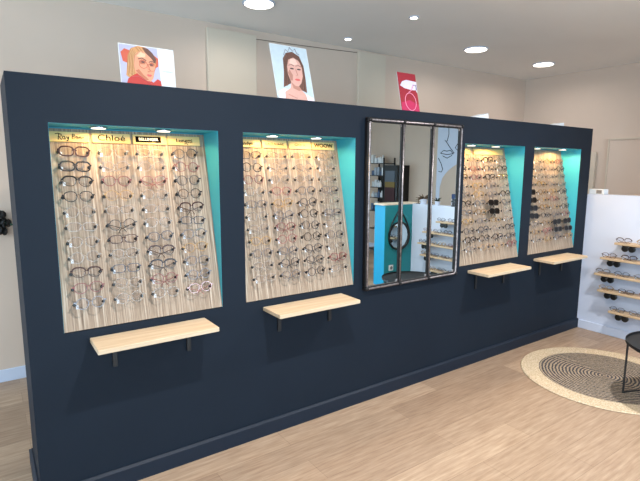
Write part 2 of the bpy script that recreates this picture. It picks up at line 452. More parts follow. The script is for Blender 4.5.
# niche contents: (column, row) -> (colour, style)
N1 = [
 'B:thick:dark brown:s|thick:black|browline:black|panto:black|round:clear|rect:clear|panto:clear|round:clear|browline:dark brown|panto:reddish brown|round:grey',
 'B:round:clear|panto:clear|panto:reddish brown|panto:beige|rect:clear|round:black|rect:dark brown|panto:clear|rect:dark grey|panto:clear|round:clear',
 'B:rect:clear|panto:clear|panto:pink|round:clear|rect:clear|panto:clear|panto:dark grey|browline:dark brown|browline:dark grey|round:reddish brown|panto:clear',
 'B:round:dark grey|round:reddish brown|round:dark grey|round:black|browline:dark brown|rect:dark grey|panto:grey|panto:beige|panto:grey|round:grey|panto:pink']
N2 = [
 'B:rect:dark grey|round:black|round:reddish brown|panto:clear|rect:grey|round:clear|panto:clear|panto:beige|round:grey|panto:clear|rect:clear',
 'B:rect:clear|panto:clear|round:clear|panto:pink|panto:beige|round:grey|panto:reddish brown|round:pink|panto:grey|round:dark grey|round:grey',
 'B:rect:clear|round:clear|panto:clear|panto:grey|round:dark grey|round:black|round:dark grey|round:black|round:dark grey|panto:dark grey|round:dark grey',
 'B:panto:clear|round:clear|rect:clear|panto:grey|round:clear|rect:grey|panto:clear|round:grey|panto:clear|panto:reddish brown|rect:clear']
def parse(cols): return [[e.split(':') for e in c[2:].split('|')] for c in cols]
def rnd_cols(seed, pal, suns):
    r = random.Random(seed); out = []
    for c in range(4):
        col = []
        for k in range(11):
            e = [r.choice(STY[:4]), r.choice(pal)]
            if (c, k) in suns: e = ['thick', suns[(c, k)], 's']
            col.append(e)
        out.append(col)
    return out
PAL = ['clear', 'gold', 'grey', 'dark grey', 'reddish brown', 'black', 'beige', 'clear', 'grey']
_g3 = rnd_cols(3, PAL, {(2, 5): 'black', (2, 6): 'black'})
for c_, k_ in ((0, 5), (3, 8), (1, 9), (2, 9), (2, 2), (3, 1), (0, 9)): _g3[c_][k_] = ['browline', 'black']
GRID = [parse(N1), parse(N2),
        _g3,
        rnd_cols(8, PAL+['beige', 'pink'], {(0, 4): 'black', (0, 5): 'black', (0, 6): 'black', (0, 7): 'black', (2, 8): 'black', (3, 8): 'black', (2, 9): 'dark grey', (3, 9): 'dark grey'})]
PEG = [(.047, .173), (.2255, .3505), (.404, .528), (.583, .709)]
SROW = [.842-.0716*k for k in range(11)]
BL = math.hypot(ZT-ZB, ND); ang = math.atan2(ND, ZT-ZB)
# board frame: local x along the wall, local z up the slope, local y into the board
def board_matrix(x): return Matrix.Translation((x, 0, ZB)) @ Matrix.Rotation(-ang, 4, 'X')
NICHE = ['leftmost niche', 'second niche', 'third niche', 'rightmost niche']
RN = ['top row', 'second row', 'third row', 'fourth row', 'fifth row', 'sixth row', 'seventh row', 'eighth row', 'ninth row', 'tenth row', 'bottom row']
CN = ['first column', 'second column', 'third column', 'last column']
peg_me = None
def peg_mesh():
    q = MB(); R = Matrix.Rotation(PI/2, 4, 'X')
    q.lathe([(.0028, 0), (.0028, .026)], M['peglens'], 8, T=R)
    q.lathe([(.0045, .024), (.0078, .0255), (.0080, .031), (.0058, .0345)], M['black'], 10, T=R)
    return q.mesh('peg')
peg_me = peg_mesh()
def name_plate(board, u0, u1, s, kind, i, flatface=False):
    q = MB(); q.box((u0, -.012, s-.0245), (u1, 0, s+.0245), M['plate'], bev=.0015)
    pl = q.build('name_plate', board, label='pine name plate')
    cx = (u0+u1)/2; R = (PI/2, 0, 0)
    if kind == 'script':      # hand-written style logo
        t = MB(); y = -.0128; k = .0205
        def st(pts, r=.0019): t.tube([(cx+a*k, y, s+b*k) for a, b in pts], r, M['ink'], 5)
        st([(-2.9, .55), (-2.2, .75), (-1.7, .5)]); st([(-2.1, .6), (-2.25, -.1), (-2.3, -.75)])
        st([(-2.1, .6), (-1.6, .55), (-1.6, .15), (-2.1, -.05), (-1.6, -.7)], 0.0020)
        st([(-.9, .0), (-1.3, .1), (-1.4, -.4), (-1.1, -.6), (-.9, -.1), (-.8, -.6)])
        st([(-.5, 0), (-.35, -.45), (-.05, 0)]); st([(-.05, 0), (-.3, -.8), (-.6, -1.0)])
        st([(.75, .7), (.65, 0), (.6, -.5)], .0015); st([(.75, .7), (1.15, .6), (1.1, .25), (.7, .1), (1.2, 0), (1.1, -.4), (.6, -.5)], .0014)
        st([(1.8, .1), (1.5, .1), (1.4, -.3), (1.7, -.4), (1.85, .1), (1.95, -.35)]); st([(2.1, -.3), (2.2, .1), (2.4, .1), (2.5, -.3), (3.1, -.1)])
        t.build('lettering', pl); return
    if kind[0] == 'plain': return
    txt, size, bold, stretch, inv = kind
    if inv:
        b = b1('logo_panel', (u0+.012, -.0138, s-.0155), (u1-.026, -.0121, s+.0155), M['ink'], pl, label='black logo panel')
        put('lettering', text_mesh(txt, size, M['cream_ink'], bold, stretch=stretch), b, (cx-.007, -.0145, s), R)
    else:
        put('lettering', text_mesh(txt, size, M['ink'], bold, stretch=stretch), pl, (cx, -.0128, s), R)
        if txt == 'Lunetti':
            t = MB(); t.tube([(cx+.0, -.0128, s-.016), (cx+.01, -.0128, s-.013), (cx+.02, -.0128, s-.020)], .0016, M['ink'], 5); t.build('lettering', pl)
LAB = [
 [(.018, .189, 'script'), (.203, .382, ('Chloé', .043, .0002, 1.25, 0)), (.396, .563, ('BELLINGER', .020, .0005, 1.0, 1)), (.574, .750, ('Lunetti', .029, .0003, 1.1, 0))],
 [(.018, .200, ('Sandiga', .026, .0004, 1.1, 0)), (.214, .384, ('L.A.ITALIANE', .019, .0001, 1.15, 0)), (.400, .560, ('GIGI St', .022, .0001, 1.2, 0)), (.572, .748, ('WOOW', .034, .0008, 1.15, 0))],
 [(.018, .300, ('plain',)), (.340, .735, ('plain',))],
 []]
SIDE = ['fourth', 'third', 'second', 'last']
for ni, x in enumerate(NX):
    Bm = board_matrix(x)
    bd = thing('display_board', (x, 0, ZB), ['whitewashed wooden eyewear board with painted brand plates, leftmost lit niche',
        'whitewashed wooden eyewear board in the second lit niche, just left of the mirror',
        'whitewashed wooden eyewear board in the third lit niche, just right of the mirror',
        'whitewashed wooden eyewear board in the rightmost lit niche, no name plates'][ni], 'display board', rot=(-ang, 0, 0))
    q = MB(); u0, u1 = .0014, NW-.0014
    q.box((u0, .0005, .004), (u1, .016, BL-.010), M['board'])
    q.build('panel', bd)
    for j, pl in enumerate(LAB[ni]): name_plate(bd, pl[0], pl[1], .922, pl[2], j)
    for c in range(4):
        for k in range(11):
            s = SROW[k]
            for u in PEG[c]: put('peg', peg_me, bd, (u+.0008*k/2.5, 0, s))
            e = GRID[ni][c][k]; sun = len(e) > 2 and e[2] == 's'
            style, color = e[0], e[1]
            rr = random.Random(ni*1000+c*50+k)
            fold = (rr.random() < .4) if not (ni == 0 and c == 0) else False
            off = -.044; du = rr.uniform(-.002, .002)
            uc = (PEG[c][0]+PEG[c][1])/2+.003+.0008*k/2.5+du
            T = Bm @ Matrix.Translation((uc, off, s+.002)) @ Matrix.Rotation(rr.uniform(-.05, .05), 4, 'Y') @ Matrix.Rotation(rr.uniform(-.04, .1), 4, 'X')
            what = '%s %s %s' % ({'clear': 'clear', 'gold': 'gold-rimmed'}.get(color, color), SN[style], 'sunglasses' if sun else 'eyeglasses')
            make_glasses(T, style, color, fold, sun and not (ni == 0), '%s, %s of %s, %s' % (what, RN[k], CN[c], NICHE[ni]),
                         'spectacles pegged on the %s board' % NICHE[ni], tagged=(rr.random() < .6))
# soffit lights
LU = [(.215, .52), (.222, .53), (.17, .48), (.15, .58)]
for ni, x in enumerate(NX):
    for j, u in enumerate(LU[ni]):
        t = thing('recessed_spotlight', (x+u, .075, ZT-.006), 'small round spotlight set in the roof of the %s, %s one' % (NICHE[ni], ['left', 'right'][j]), 'spotlight', 'niche spotlights')
        q = MB(); q.lathe([(.040, -.004), (.040, 0)], M['chrome'], 24); q.build('ring', t)
        q = MB(); q.lathe([(.031, -.0065), (.032, -.004)], M['spot'], 24); q.build('lens', t)
        ld = bpy.data.lights.new('niche_spot', 'SPOT'); ld.energy = (8.5, 9.5, 13, 15)[ni]; ld.color = (1, .62, .26); ld.spot_size = math.radians(168); ld.spot_blend = .25; ld.shadow_soft_size = .012
        lo = bpy.data.objects.new('niche_spot', ld); COL.objects.link(lo); lo.location = (x+u, .07, ZT-.016); lo.rotation_euler = (math.radians(4), 0, 0)

# ------------------------------------------------------------------ ledges under the niches
LX = [(.25, .82), (1.175, 1.745), (3.01, 3.59), (3.93, 4.51)]
BRK = [(.105, .47), (.12, .475), (.12, .47), (.12, .47)]
ledge_lab = ['pale ash wall ledge below the leftmost niche', 'pale ash wall ledge below the second niche, left of the mirror', 'pale ash wall ledge below the third niche, right of the mirror', 'pale ash wall ledge below the rightmost niche, nearest the white partition']
lp = thing('wall_ledge', (LX[0][0], 0, .80), ledge_lab[0], 'shelf', 'ash ledges below the niches')
q = MB(); q.box((0, -.20, -.022), (.57, -.0015, 0), M['shelf'], bev=.002); q.build('shelf_board', lp)
for bx_ in (.105, .475):
    q = MB(); q.box((bx_-.011, -.012, -.165), (bx_+.011, -.0015, -.0225), M['blackmetal'], bev=.001)
    q.box((bx_-.011, -.15, -.030), (bx_+.011, -.012, -.0225), M['blackmetal'])
    q.build('bracket', lp)
for i in (1, 2, 3):
    c = lp.copy(); COL.objects.link(c); c.location = (LX[i][0], 0, .80); c['label'] = ledge_lab[i]
    for ch in [o for o in bpy.data.objects if o.parent == lp]:
        d = ch.copy(); COL.objects.link(d); d.parent = c

# ------------------------------------------------------------------ mirror
MX0, MX1, MZ0, MZ1 = 1.921, 2.836, .792, 1.921
mt = thing('wall_mirror', (MX0, 0, MZ0), 'large black iron framed mirror with three tall panes on the dark wall', 'mirror')
w, h = MX1-MX0, MZ1-MZ0
q = MB(); q.box((.008, -.010, .008), (w-.008, -.0015, h-.008), M['irondark']); q.build('backing', mt)
fr = MB(); fw = .029
for a, b in (((0, -.034, 0), (w, -.0015, fw)), ((0, -.034, h-fw), (w, -.0015, h)), ((0, -.034, fw), (fw, -.0015, h-fw)), ((w-fw, -.034, fw), (w, -.0015, h-fw))):
    fr.box(a, b, M['irondark'], bev=.004)
fr.build('frame', mt)
tr = MB(); o_ = .014
tr.tube([(o_, -.036, .03), (o_, -.036, h-.03), (.03, -.036, h-o_), (w-.03, -.036, h-o_), (w-o_, -.036, h-.03), (w-o_, -.036, .03), (w-.03, -.036, o_), (.03, -.036, o_)], .0065, M['iron'], 8, closed=True)
tr.build('raised_bead', mt, smooth=True, label='worn metallic bead')
mulx = [.314, .604]
for mx in mulx:
    q = MB(); q.box((mx-.018, -.030, fw), (mx+.018, -.0102, h-fw), M['irondark'], bev=.003)
    ml = q.build('mullion', mt)
    q = MB(); q.tube([(mx, -.034, fw-.01), (mx, -.034, h-fw+.01)], .006, M['iron'], 8); q.build('raised_bead', ml, smooth=True, label='worn metallic bead')
edges = [fw, mulx[0]-.018, mulx[0]+.018, mulx[1]-.018, mulx[1]+.018, w-fw]
for k in range(3):
    a, b = edges[2*k], edges[2*k+1]; c_ = .016; z0, z1 = fw, h-fw
    q = MB(); q.prism([(a, z0), (b, z0), (b, z1), (a, z1)], -.0225, -.0105, M['mirror'])
    q.build('mirror_pane', mt)
    for (X, Z, sx, sz) in ((a, z0, 1, 1), (b, z0, -1, 1), (a, z1, 1, -1), (b, z1, -1, -1)):
        q = MB(); q.prism([(X, Z), (X+sx*c_, Z), (X+sx*c_*.35, Z+sz*c_*.35), (X, Z+sz*c_)], -.029, -.0226, M['iron']); q.build('corner_gusset', mt)
for X in (o_, mulx[0], mulx[1], w-o_):
    for Z in (o_, h-o_):
        q = MB(); q.lathe([(.014, 0), (.014, .006), (.009, .012), (.003, .014)], M['irondark'], 12, T=Matrix.Translation((X, -.036, Z)) @ Matrix.Rotation(PI/2, 4, 'X')); q.build('rivet', mt, smooth=True)

# ------------------------------------------------------------------ posters on top of the wall
def poster(name, x0, x1, yb, yt, h, label, yaw=0):
    """card leaning back on a wire easel; local x to the right, local z up, face towards -y"""
    lean = math.atan2(yt-yb, h)
    t = thing(name, (x0, yb, H+.001), label, 'poster', rot=(-lean, 0, yaw))
    w = x1-x0
    b1('card', (0, 0, 0), (w, .004, h/math.cos(lean)), M['white_matte'], t)
    q = MB(); q.tube([(w/2, .006, h*.7), (w/2, .06+.02, .07*0+.012)], .002, M['chrome'], 6); q.build('easel_strut', t)
    return t, w, h/math.cos(lean)
_layer = [0]
def shape(name, pts, m, par, lay, label=None):
    y = -.0004*lay
    q = MB(); q.prism(pts, y-.0003, y, m); return q.build(name, par, label=label)
def ell(cx, cz, a, b, n=24, t0=0, t1=2*PI, rot=0):
    o = []
    for i in range(n):
        t = t0+(t1-t0)*i/(n if abs(t1-t0-2*PI) < 1e-6 else n-1); x = a*math.cos(t); z = b*math.sin(t)
        o.append((cx+x*math.cos(rot)-z*math.sin(rot), cz+x*math.sin(rot)+z*math.cos(rot)))
    return o
def line(name, pts, r, m, par, lay):
    q = MB(); q.tube([(a, -.0004*lay, b) for a, b in pts], r, m, 5, flatk=1); return q.build(name, par)
C = lambda nm, c: flat(nm, c, rough=.7, noise=.04, nscale=40)
skinA = C('print_skin_warm', (204, 142, 112)); skinB = C('print_skin_rose', (196, 152, 140)); orange = C('print_orange', (186, 84, 62)); redp = C('print_red', (176, 52, 46))
blond = C('print_blond', (192, 140, 92)); brownp = C('print_brown', (96, 64, 54)); lilac = C('print_lilac', (166, 166, 190)); pale = C('print_pale_blue', (176, 192, 202)); lips = C('print_lips', (196, 90, 88)); eyec = C('print_eye', (70, 52, 54)); blush = C('print_blush', (180, 112, 96))
# woman with orange hair bow, landscape card
t, w, h = poster('tabletop_poster', .466, .727, .045, .066, .188, 'wide white poster, blond woman in red glasses, on the wall top', 0)
P = lambda pts: [(a*w, b*h) for a, b in pts]
shape('printed_picture', P([(.01, .01), (.73, .01), (.69, .98), (.01, .98)]), lilac, t, 1, 'lilac printed picture')
shape('printed_bow', P([(.06, .56), (.03, .78), (.10, .88), (.2, .84), (.28, .9), (.40, .8), (.62, .80), (.70, .72), (.69, .52), (.62, .46), (.5, .5), (.2, .5)]), orange, t, 2, 'orange printed bow')
shape('printed_hair', P([(.10, .22), (.13, .5), (.15, .72), (.21, .9), (.34, .985), (.48, .97), (.58, .86), (.66, .68), (.64, .5), (.6, .3), (.3, .16), (.2, .12)]), blond, t, 3, 'blond printed hair')
shape('printed_shirt', P([(.10, .01), (.13, .14), (.20, .22), (.30, .30), (.44, .20), (.58, .10), (.66, .20), (.72, .15), (.73, .01)]), redp, t, 4, 'red printed shirt')
f = shape('printed_face', P([(.245, .45), (.25, .66), (.30, .80), (.40, .88), (.50, .84), (.60, .68), (.625, .5), (.605, .34), (.58, .2), (.53, .115), (.46, .13), (.36, .22), (.27, .32)]), skinA, t, 5, 'printed face')
shape('printed_parting', P([(.42, .96), (.46, .84), (.56, .72), (.64, .58), (.66, .70), (.60, .84), (.52, .94)]), brownp, t, 6)
shade = C('print_shade', (172, 104, 78)); hi = C('print_highlight', (226, 178, 146)); hair2 = C('print_hair_dark', (150, 100, 62)); hair3 = C('print_hair_light', (220, 184, 138))
shape('printed_cheek_shade', P([(.27, .36), (.33, .40), (.40, .28), (.50, .16), (.45, .135), (.36, .22)]), shade, f, 6)
shape('printed_forehead', P([(.30, .72), (.38, .84), (.47, .80), (.46, .72), (.37, .70)]), hi, f, 6)
shape('printed_eye_shade', P([(.34, .60), (.39, .66), (.47, .62), (.45, .54), (.37, .53)]), shade, f, 6)
shape('printed_eye_shade', P([(.52, .56), (.57, .62), (.62, .58), (.60, .50), (.54, .50)]), shade, f, 6)
line('printed_brow', P([(.33, .655), (.40, .69), (.475, .635)]), .0019, eyec, f, 7); line('printed_brow', P([(.52, .60), (.57, .64), (.62, .61)]), .0019, eyec, f, 7)
for cx, cz in ((.415, .53), (.565, .48)):
    line('printed_glasses', ell(cx*w, cz*h, .0185, .0185, 16)+[(cx*w+.0185, cz*h)], .0007, redp, f, 8)
    shape('printed_eye', ell(cx*w-.001, (cz+.06)*h, .0085, .0036, 10), eyec, f, 8)
line('printed_nose', P([(.495, .56), (.525, .46), (.535, .38), (.50, .355), (.485, .37)]), .0015, shade, f, 7)
shape('printed_mouth', [(.46*w, .275*h), (.49*w, .30*h), (.515*w, .29*h), (.545*w, .295*h), (.56*w, .265*h), (.525*w, .235*h), (.49*w, .24*h)], lips, f, 7)
for k in range(9):
    a = .135+.013*k
    line('printed_hair_strand', P([(a, .22+.02*(k % 3)), (a+.006, .5), (a+.03, .74), (a+.09, .90-.012*k)]), .0009, (hair2, hair3)[k % 2], t, 6)
for k in range(5):
    line('printed_hair_strand', P([(.30+.03*k, .95-.002*k), (.34+.028*k, .88), (.37+.03*k, .845-.01*k)]), .0008, (hair2, hair3)[k % 2], t, 6)
line('printed_collar', P([(.2, .2), (.31, .22), (.44, .13), (.55, .06)]), .0018, lips, t, 6)
put('lettering', text_mesh('Lunettes', .016, C('print_grey', (170, 180, 190)), 0), t, (.85*w, -.0009, .42*h), (PI/2, 0, 0))
# portrait of a woman with tiara
t, w, h = poster('tabletop_poster', 1.317, 1.572, .05, .148, .325, 'tall pale blue poster of a brown haired woman wearing a tiara, on the wall top', 0)
P = lambda pts: [(a*w, b*h) for a, b in pts]
shape('printed_picture', P([(.01, .01), (.99, .01), (.99, .99), (.01, .99)]), pale, t, 1, 'pale blue printed picture')
shape('printed_hair', P([(.2, .22), (.27, .5), (.3, .75), (.4, .86), (.58, .9), (.76, .83), (.84, .66), (.84, .4), (.82, .16), (.68, .2), (.4, .3)]), brownp, t, 2, 'brown printed hair')
shape('printed_dress', P([(.03, .01), (.05, .14), (.2, .2), (.7, .15), (.97, .08), (.98, .01)]), C('print_dress', (222, 206, 214)), t, 3, 'pale printed dress')
f = shape('printed_face', P([(.36, .5), (.37, .68), (.46, .79), (.6, .82), (.72, .76), (.78, .62), (.77, .46), (.7, .33), (.62, .27), (.68, .2), (.78, .12), (.8, .02), (.2, .02), (.22, .14), (.38, .22), (.42, .34)]), skinB, t, 4, 'printed face and neck')
shape('printed_hair_front', P([(.36, .74), (.42, .85), (.6, .88), (.75, .8), (.8, .66), (.7, .75), (.58, .79), (.44, .74), (.37, .6)]), brownp, t, 5)
line('printed_tiara', P([(.34, .82), (.4, .92), (.46, .88), (.52, .97), (.6, .91), (.66, .96), (.7, .88), (.76, .86)]), .0028, C('print_grey2', (150, 150, 160)), t, 6)
for cx in (.50, .69):
    shape('printed_eye', ell(cx*w, .58*h, .014, .005, 12), eyec, f, 6); line('printed_brow', P([(cx-.08, .635), (cx, .655), (cx+.07, .635)]), .0014, eyec, f, 6)
line('printed_nose', P([(.6, .58), (.63, .47), (.58, .455)]), .0014, blush, f, 6)
shape('printed_mouth', ell(.61*w, .385*h, .019, .007, 12), lips, f, 6)
shade2 = C('print_shade_rose', (166, 118, 104)); hi2 = C('print_highlight_rose', (216, 180, 168)); hair4 = C('print_hair_warm', (134, 94, 76))
shape('printed_neck_shade', P([(.42, .33), (.52, .27), (.62, .265), (.68, .2), (.60, .18), (.46, .22)]), shade2, f, 5.5)
shape('printed_cheek', P([(.38, .5), (.43, .56), (.50, .46), (.47, .36), (.42, .36)]), shade2, f, 5.5)
shape('printed_forehead', P([(.45, .68), (.5, .76), (.62, .77), (.68, .68), (.58, .65)]), hi2, f, 5.5)
for k in range(6):
    line('printed_hair_strand', P([(.22+.022*k, .25+.03*(k % 2)), (.29+.016*k, .5), (.31+.012*k, .72), (.38+.01*k, .82)]), .0013, (hair4, eyec)[k % 2], t, 6)
for k in range(3):
    line('printed_hair_strand', P([(.73+.03*k, .22), (.80+.014*k, .4), (.80+.016*k, .62)]), .0013, (hair4, eyec)[k % 2], t, 6)
line('printed_collarbone', P([(.3, .1), (.46, .06), (.52, .04)]), .0014, blush, f, 6)
# red card
t, w, h = poster('tabletop_poster', 2.292, 2.468, .05, .112, .268, 'small red poster showing pink round glasses, on the wall top above the mirror', 0)
P = lambda pts: [(a*w, b*h) for a, b in pts]
redc = C('print_crimson', (150, 20, 40)); mag = C('print_magenta', (184, 26, 80)); lav = C('print_lavender', (214, 206, 232)); pk = C('print_pink', (240, 150, 180))
shape('printed_picture', P([(.0, .0), (1, .0), (1, .5), (.93, .56), (1, .62), (1, 1), (.0, 1)]), redc, t, 1, 'crimson printed picture')
shape('printed_gradient', P([(.02, .0), (.98, .0), (.98, .2), (.5, .3), (.05, .22)]), mag, t, 2, 'magenta printed area')
shape('printed_hand', P([(.08, .66), (.22, .77), (.45, .82), (1.0, .8), (1.0, .58), (.7, .57), (.3, .6)]), lav, t, 3, 'lavender printed shape')
line('printed_glasses', ell(.55*w, .26*h, .052, .062, 26)+[(.55*w+.052, .26*h)], .0028, pk, t, 4)
line('printed_temple', P([(.5, .5), (.66, .56), (.82, .72)]), .0030, pk, t, 5); line('printed_hinge', P([(.78, .70), (.94, .71), (.96, .58)]), .0026, eyec, t, 5)
# two little white tent cards
for x0, x1, hh, lab in ((3.02, 3.23, .045, 'small white wedge card lying on the wall top above the third niche'), (4.19, 4.35, .035, 'small white wedge card lying on the wall top above the rightmost niche')):
    q = MB(); q.prism([(x0, H+.0005), (x1, H+.0005), (x1-.01, H+.0005+hh), (x1-.06, H+hh*.72)], .04, .14, M['white_matte'])
    tag(q.build('tent_card'), lab, 'card')

# ------------------------------------------------------------------ ceiling lights
for (x, y, r, lab) in ((1.743, 1.07, .115, 'leftmost large round recessed ceiling light'), (4.278, 1.018, .115, 'middle large round recessed ceiling light, above the third niche'), (5.543, 1.015, .115, 'round recessed ceiling light nearest the far right corner'),
                       (-1.43, -1.42, .115, None), (1.0, -1.42, .115, None), (3.43, -1.42, .115, None), (5.86, -1.42, .115, None), (1.0, -4.0, .115, None), (3.43, -4.0, .115, None), (-1.43, -4.0, .115, None)):
    if lab:
        t = thing('ceiling_downlight', (x, y, ZC), lab, 'ceiling light', 'large ceiling downlights')
        q = MB(); q.lathe([(r+.012, -.0005), (r+.012, -.006), (r, -.010)], M['white'], 32); q.build('trim_ring', t)
        q = MB(); q.lathe([(r-.002, -.008), (r-.006, -.0115)], M['lamp'], 32); q.build('diffuser', t)
    ld = bpy.data.lights.new('downlight', 'AREA'); ld.shape = 'DISK'; ld.size = .055; ld.energy = 10 if lab else ((98 if 0 < x < 4 else 10) if y > -2 else 10); ld.color = (1, .96, .93); ld.spread = math.radians(165)
    lo = bpy.data.objects.new('downlight', ld); COL.objects.link(lo); lo.location = (x, y, ZC-.02)
for (x, y, lab) in ((2.928, 1.477, 'small ceiling spotlight nearest the back wall'), (2.958, .625, 'small ceiling spotlight closer to the dark wall')):
    t = thing('ceiling_spotlight', (x, y, ZC), lab, 'ceiling light', 'small ceiling spotlights')
    q = MB(); q.lathe([(.042, -.0005), (.042, -.005), (.032, -.009)], M['white'], 24); q.build('trim_ring', t)
    q = MB(); q.lathe([(.030, -.008), (.028, -.011)], M['lamp'], 24); q.build('diffuser', t)

# ------------------------------------------------------------------ white partition, counter, petrol end block
prt = [(0.0, 0), (0.0, 1.360), (-1.30, 1.360), (-1.30, 1.12), (PY, 1.12), (PY, 0)]
q = MB(); q.prism(prt, PX, PX+PT, M['white'], axes=(1, 2, 0))
struct(q.build('wall_partition'))
struct(b1('baseboard_partition', (PX-.014, PY+.001, 0), (PX, -.019, .085), M['white'], bev=.003))
q = MB(); q.box((4.29, PY-.205, 0), (PX+PT, PY-.0005, 1.11), M['petrol_lit'])  # whole block in the daylit tone, meant for its end face
blk = struct(q.build('trim_8'))
q = MB(); q.box((4.2925, PY-.0004, .003), (PX+PT-.003, PY+.004, 1.108), M['petrol']); q.build('front_panel', blk, label='dark petrol face')
struct(b1('trim_9', (4.275, PY-.22, 1.1105), (PX+PT+.015, PY-.0, 1.13), M['shelfedge'], bev=.002))
# small white box on partition
t = thing('small_box', (4.86, -.075, 1.3605), 'small white box with a grey face on top of the white partition', 'box')
b1('body', (-.045, -.07, 0), (.045, .07, .05), M['white_matte'], t, bev=.003)
b1('grey_label', (-.0475, -.05, .008), (-.0455, .0, .042), C('grey_print', (120, 116, 116)), t)

SH = [(.930, -.345, -1.87), (.775, -.230, -2.10), (.615, -.188, -2.18), (.460, -.230, -2.13), (.275, -.345, -2.00)]
shn = ['topmost', 'second from top', 'middle', 'second from bottom', 'lowest']
gcount = 0
for i, (z, y0, y1) in enumerate(SH):
    t = thing('eyewear_shelf', (PX, y0, z), 'thin pale wood eyewear shelf on the white partition, %s of five' % shn[i], 'shelf', 'pale shelves on the white partition')
    q = MB(); q.box((-.135, y1-y0, -.020), (-.0015, 0, 0), M['shelf_y'], bev=.003); q.build('shelf_board', t)
    for yc in (-.115, y1-y0+.115):
        q = MB(); RT = Matrix.Rotation(-PI/2, 4, 'Y')
        for s in (-1, 1):
            q.lathe([(.022, 0), (.029, .004), (.029, .018), (.022, .022)], M['black'], 18, T=Matrix.Translation((-.095, yc+s*.029, -.050)) @ RT)
        q.box((-.112, yc-.012, -.046), (-.099, yc+.012, -.036), M['black']); q.box((-.112, yc-.055, -.030), (-.0015, yc+.055, -.0205), M['black'])
        q.build('bracket', t, smooth=False)
    n = int((y0-y1-.10)/.152); st = (y0-y1-.14)/max(1, n-1)
    for k in range(n):
        rr = random.Random(900+i*30+k); y = y0-.07-st*k
        style = rr.choice(['panto', 'rect', 'round', 'browline']); color = rr.choice(['dark grey', 'black', 'reddish brown', 'dark brown', 'grey', 'beige', 'dark grey'])
        if i == 0 and k == 0: color, style = 'dark brown', 'browline'
        T = Matrix.Translation((PX-.105, y, z+.0225)) @ Matrix.Rotation(-PI/2+rr.uniform(-.06, .06), 4, 'Z') @ Matrix.Rotation(-.06, 4, 'X')
        ordn = ['first', 'second', 'third', 'fourth', 'fifth', 'sixth', 'seventh', 'eighth', 'ninth', 'tenth', 'eleventh', 'twelfth', 'thirteenth', 'fourteenth'][k]
        make_glasses(T, style, color, True, False, '%s %s eyeglasses, %s from the dark wall, %s partition shelf' % (color, SN[style], ordn, ['top', 'second', 'middle', 'fourth', 'lowest'][i]),
                     'spectacles on the partition shelves', parts=False)
        gcount += 1
# round strap mirror and socket on the petrol face
yf = PY+.0045
t = thing('round_mirror', (4.545, yf, .685), 'round black framed mirror hanging from a black strap on the petrol panel', 'mirror')
Rz = Matrix.Rotation(-PI/2, 4, 'X')   # +z local -> +y
q = MB(); ro = ell(0, 0, .198, .198, 48); ri = ell(0, 0, .180, .180, 48); q.ring(ro, ri, .001, .028, M['blackmetal']); q.build('frame', t)
q = MB(); q.prism(ell(0, 0, .181, .181, 48), .004, .009, M['mirror']); q.build('glass', t)
q = MB()
for s in (-1, 1):
    q.tube([(s*.185, .014, .08), (s*.15, .014, .165), (s*.06, .014, .30), (s*.008, .014, .375)], .010, M['blackmetal'], 6, flatk=.5)
q.lathe([(.022, .0), (.022, .03), (.012, .036)], M['blackmetal'], 16, T=Matrix.Translation((0, .001, .375)) @ Rz)
q.build('strap', t)
t = thing('wall_socket', (4.415, yf, .25), 'square white wall socket low on the petrol panel', 'socket')
b1('plate', (-.04, .0005, -.04), (.04, .010, .04), M['white_matte'], t, bev=.003)
q = MB(); q.lathe([(.024, .010), (.024, .0115)], C('socket_grey', (110, 112, 116)), 20, T=Rz); q.build('inset', t)

# things on the low counter part of the partition
def plant(x, y, z, lab, s=1, col=(40, 62, 44), n=16, seed=1):
    r = random.Random(seed); t = thing('potted_plant', (x, y, z), lab, 'plant')
    q = MB(); q.lathe([(.028*s, .0005), (.036*s, .05*s), (.033*s, .052*s), (.03*s, .045*s)], M['white'], 20); q.build('pot', t)
    g = MB(); gm = C('leaf_green', col)
    for k in range(n):
        a = r.uniform(0, 2*PI); e = r.uniform(.3, 1.3); ln = r.uniform(.05, .09)*s
        d = Vector((math.cos(a)*math.cos(e), math.sin(a)*math.cos(e), math.sin(e)))
        b = Vector((0, 0, .045*s)); g.tube([b, b+d*ln*.5, b+d*ln+Vector((0, 0, -.012*s))], [.003*s, .009*s, .001], gm, 6, flatk=.4)
    g.build('leaves', t)
plant(4.86, -2.02, 1.1205, 'small dark leafy plant in a white pot on the low partition top', 1.0, (34, 48, 38), 16, 3)
plant(4.86, -2.27, 1.1205, 'bronze leaved plant in a white pot on the low partition top beside the petrol block', 1.35, (74, 58, 40), 22, 9)
for k, (y, nm) in enumerate(((-2.37, 'nearest the petrol block'), (-2.14, 'between the two plants'))):
    t = thing('eyewear_stand', (4.86, y, 1.1205), 'small bronze eyewear stand on the low partition top, %s' % nm, 'stand', 'small stands on the partition top')
    bz = C('bronze', (92, 70, 46)); q = MB(); q.lathe([(.03, 0), (.03, .006), (.005, .010), (.005, .07)], bz, 16); q.build('post', t)
    q = MB()
    for zz in (.03, .055, .08): q.tube([(0, -.045, zz), (-.018, 0, zz+.006), (0, .045, zz)], .004, bz, 6)
    q.build('arm', t)
t = thing('box_stack_tray', (4.86, -1.66, 1.1205), 'dark blue desk tray with two black drawers on the low partition top', 'tray')
nb = C('dark_blue_plastic', (30, 52, 92))
b1('tray', (-.05, -.09, .10), (.05, .09, .16), nb, t, bev=.004); b1('riser', (-.04, .02, .16), (.04, .08, .24), nb, t, bev=.004)
b1('drawer', (-.05, -.09, .058), (.05, .09, .075), M['black'], t); b1('drawer', (-.05, -.09, .0), (.05, .09, .018), M['black'], t)
q = MB()
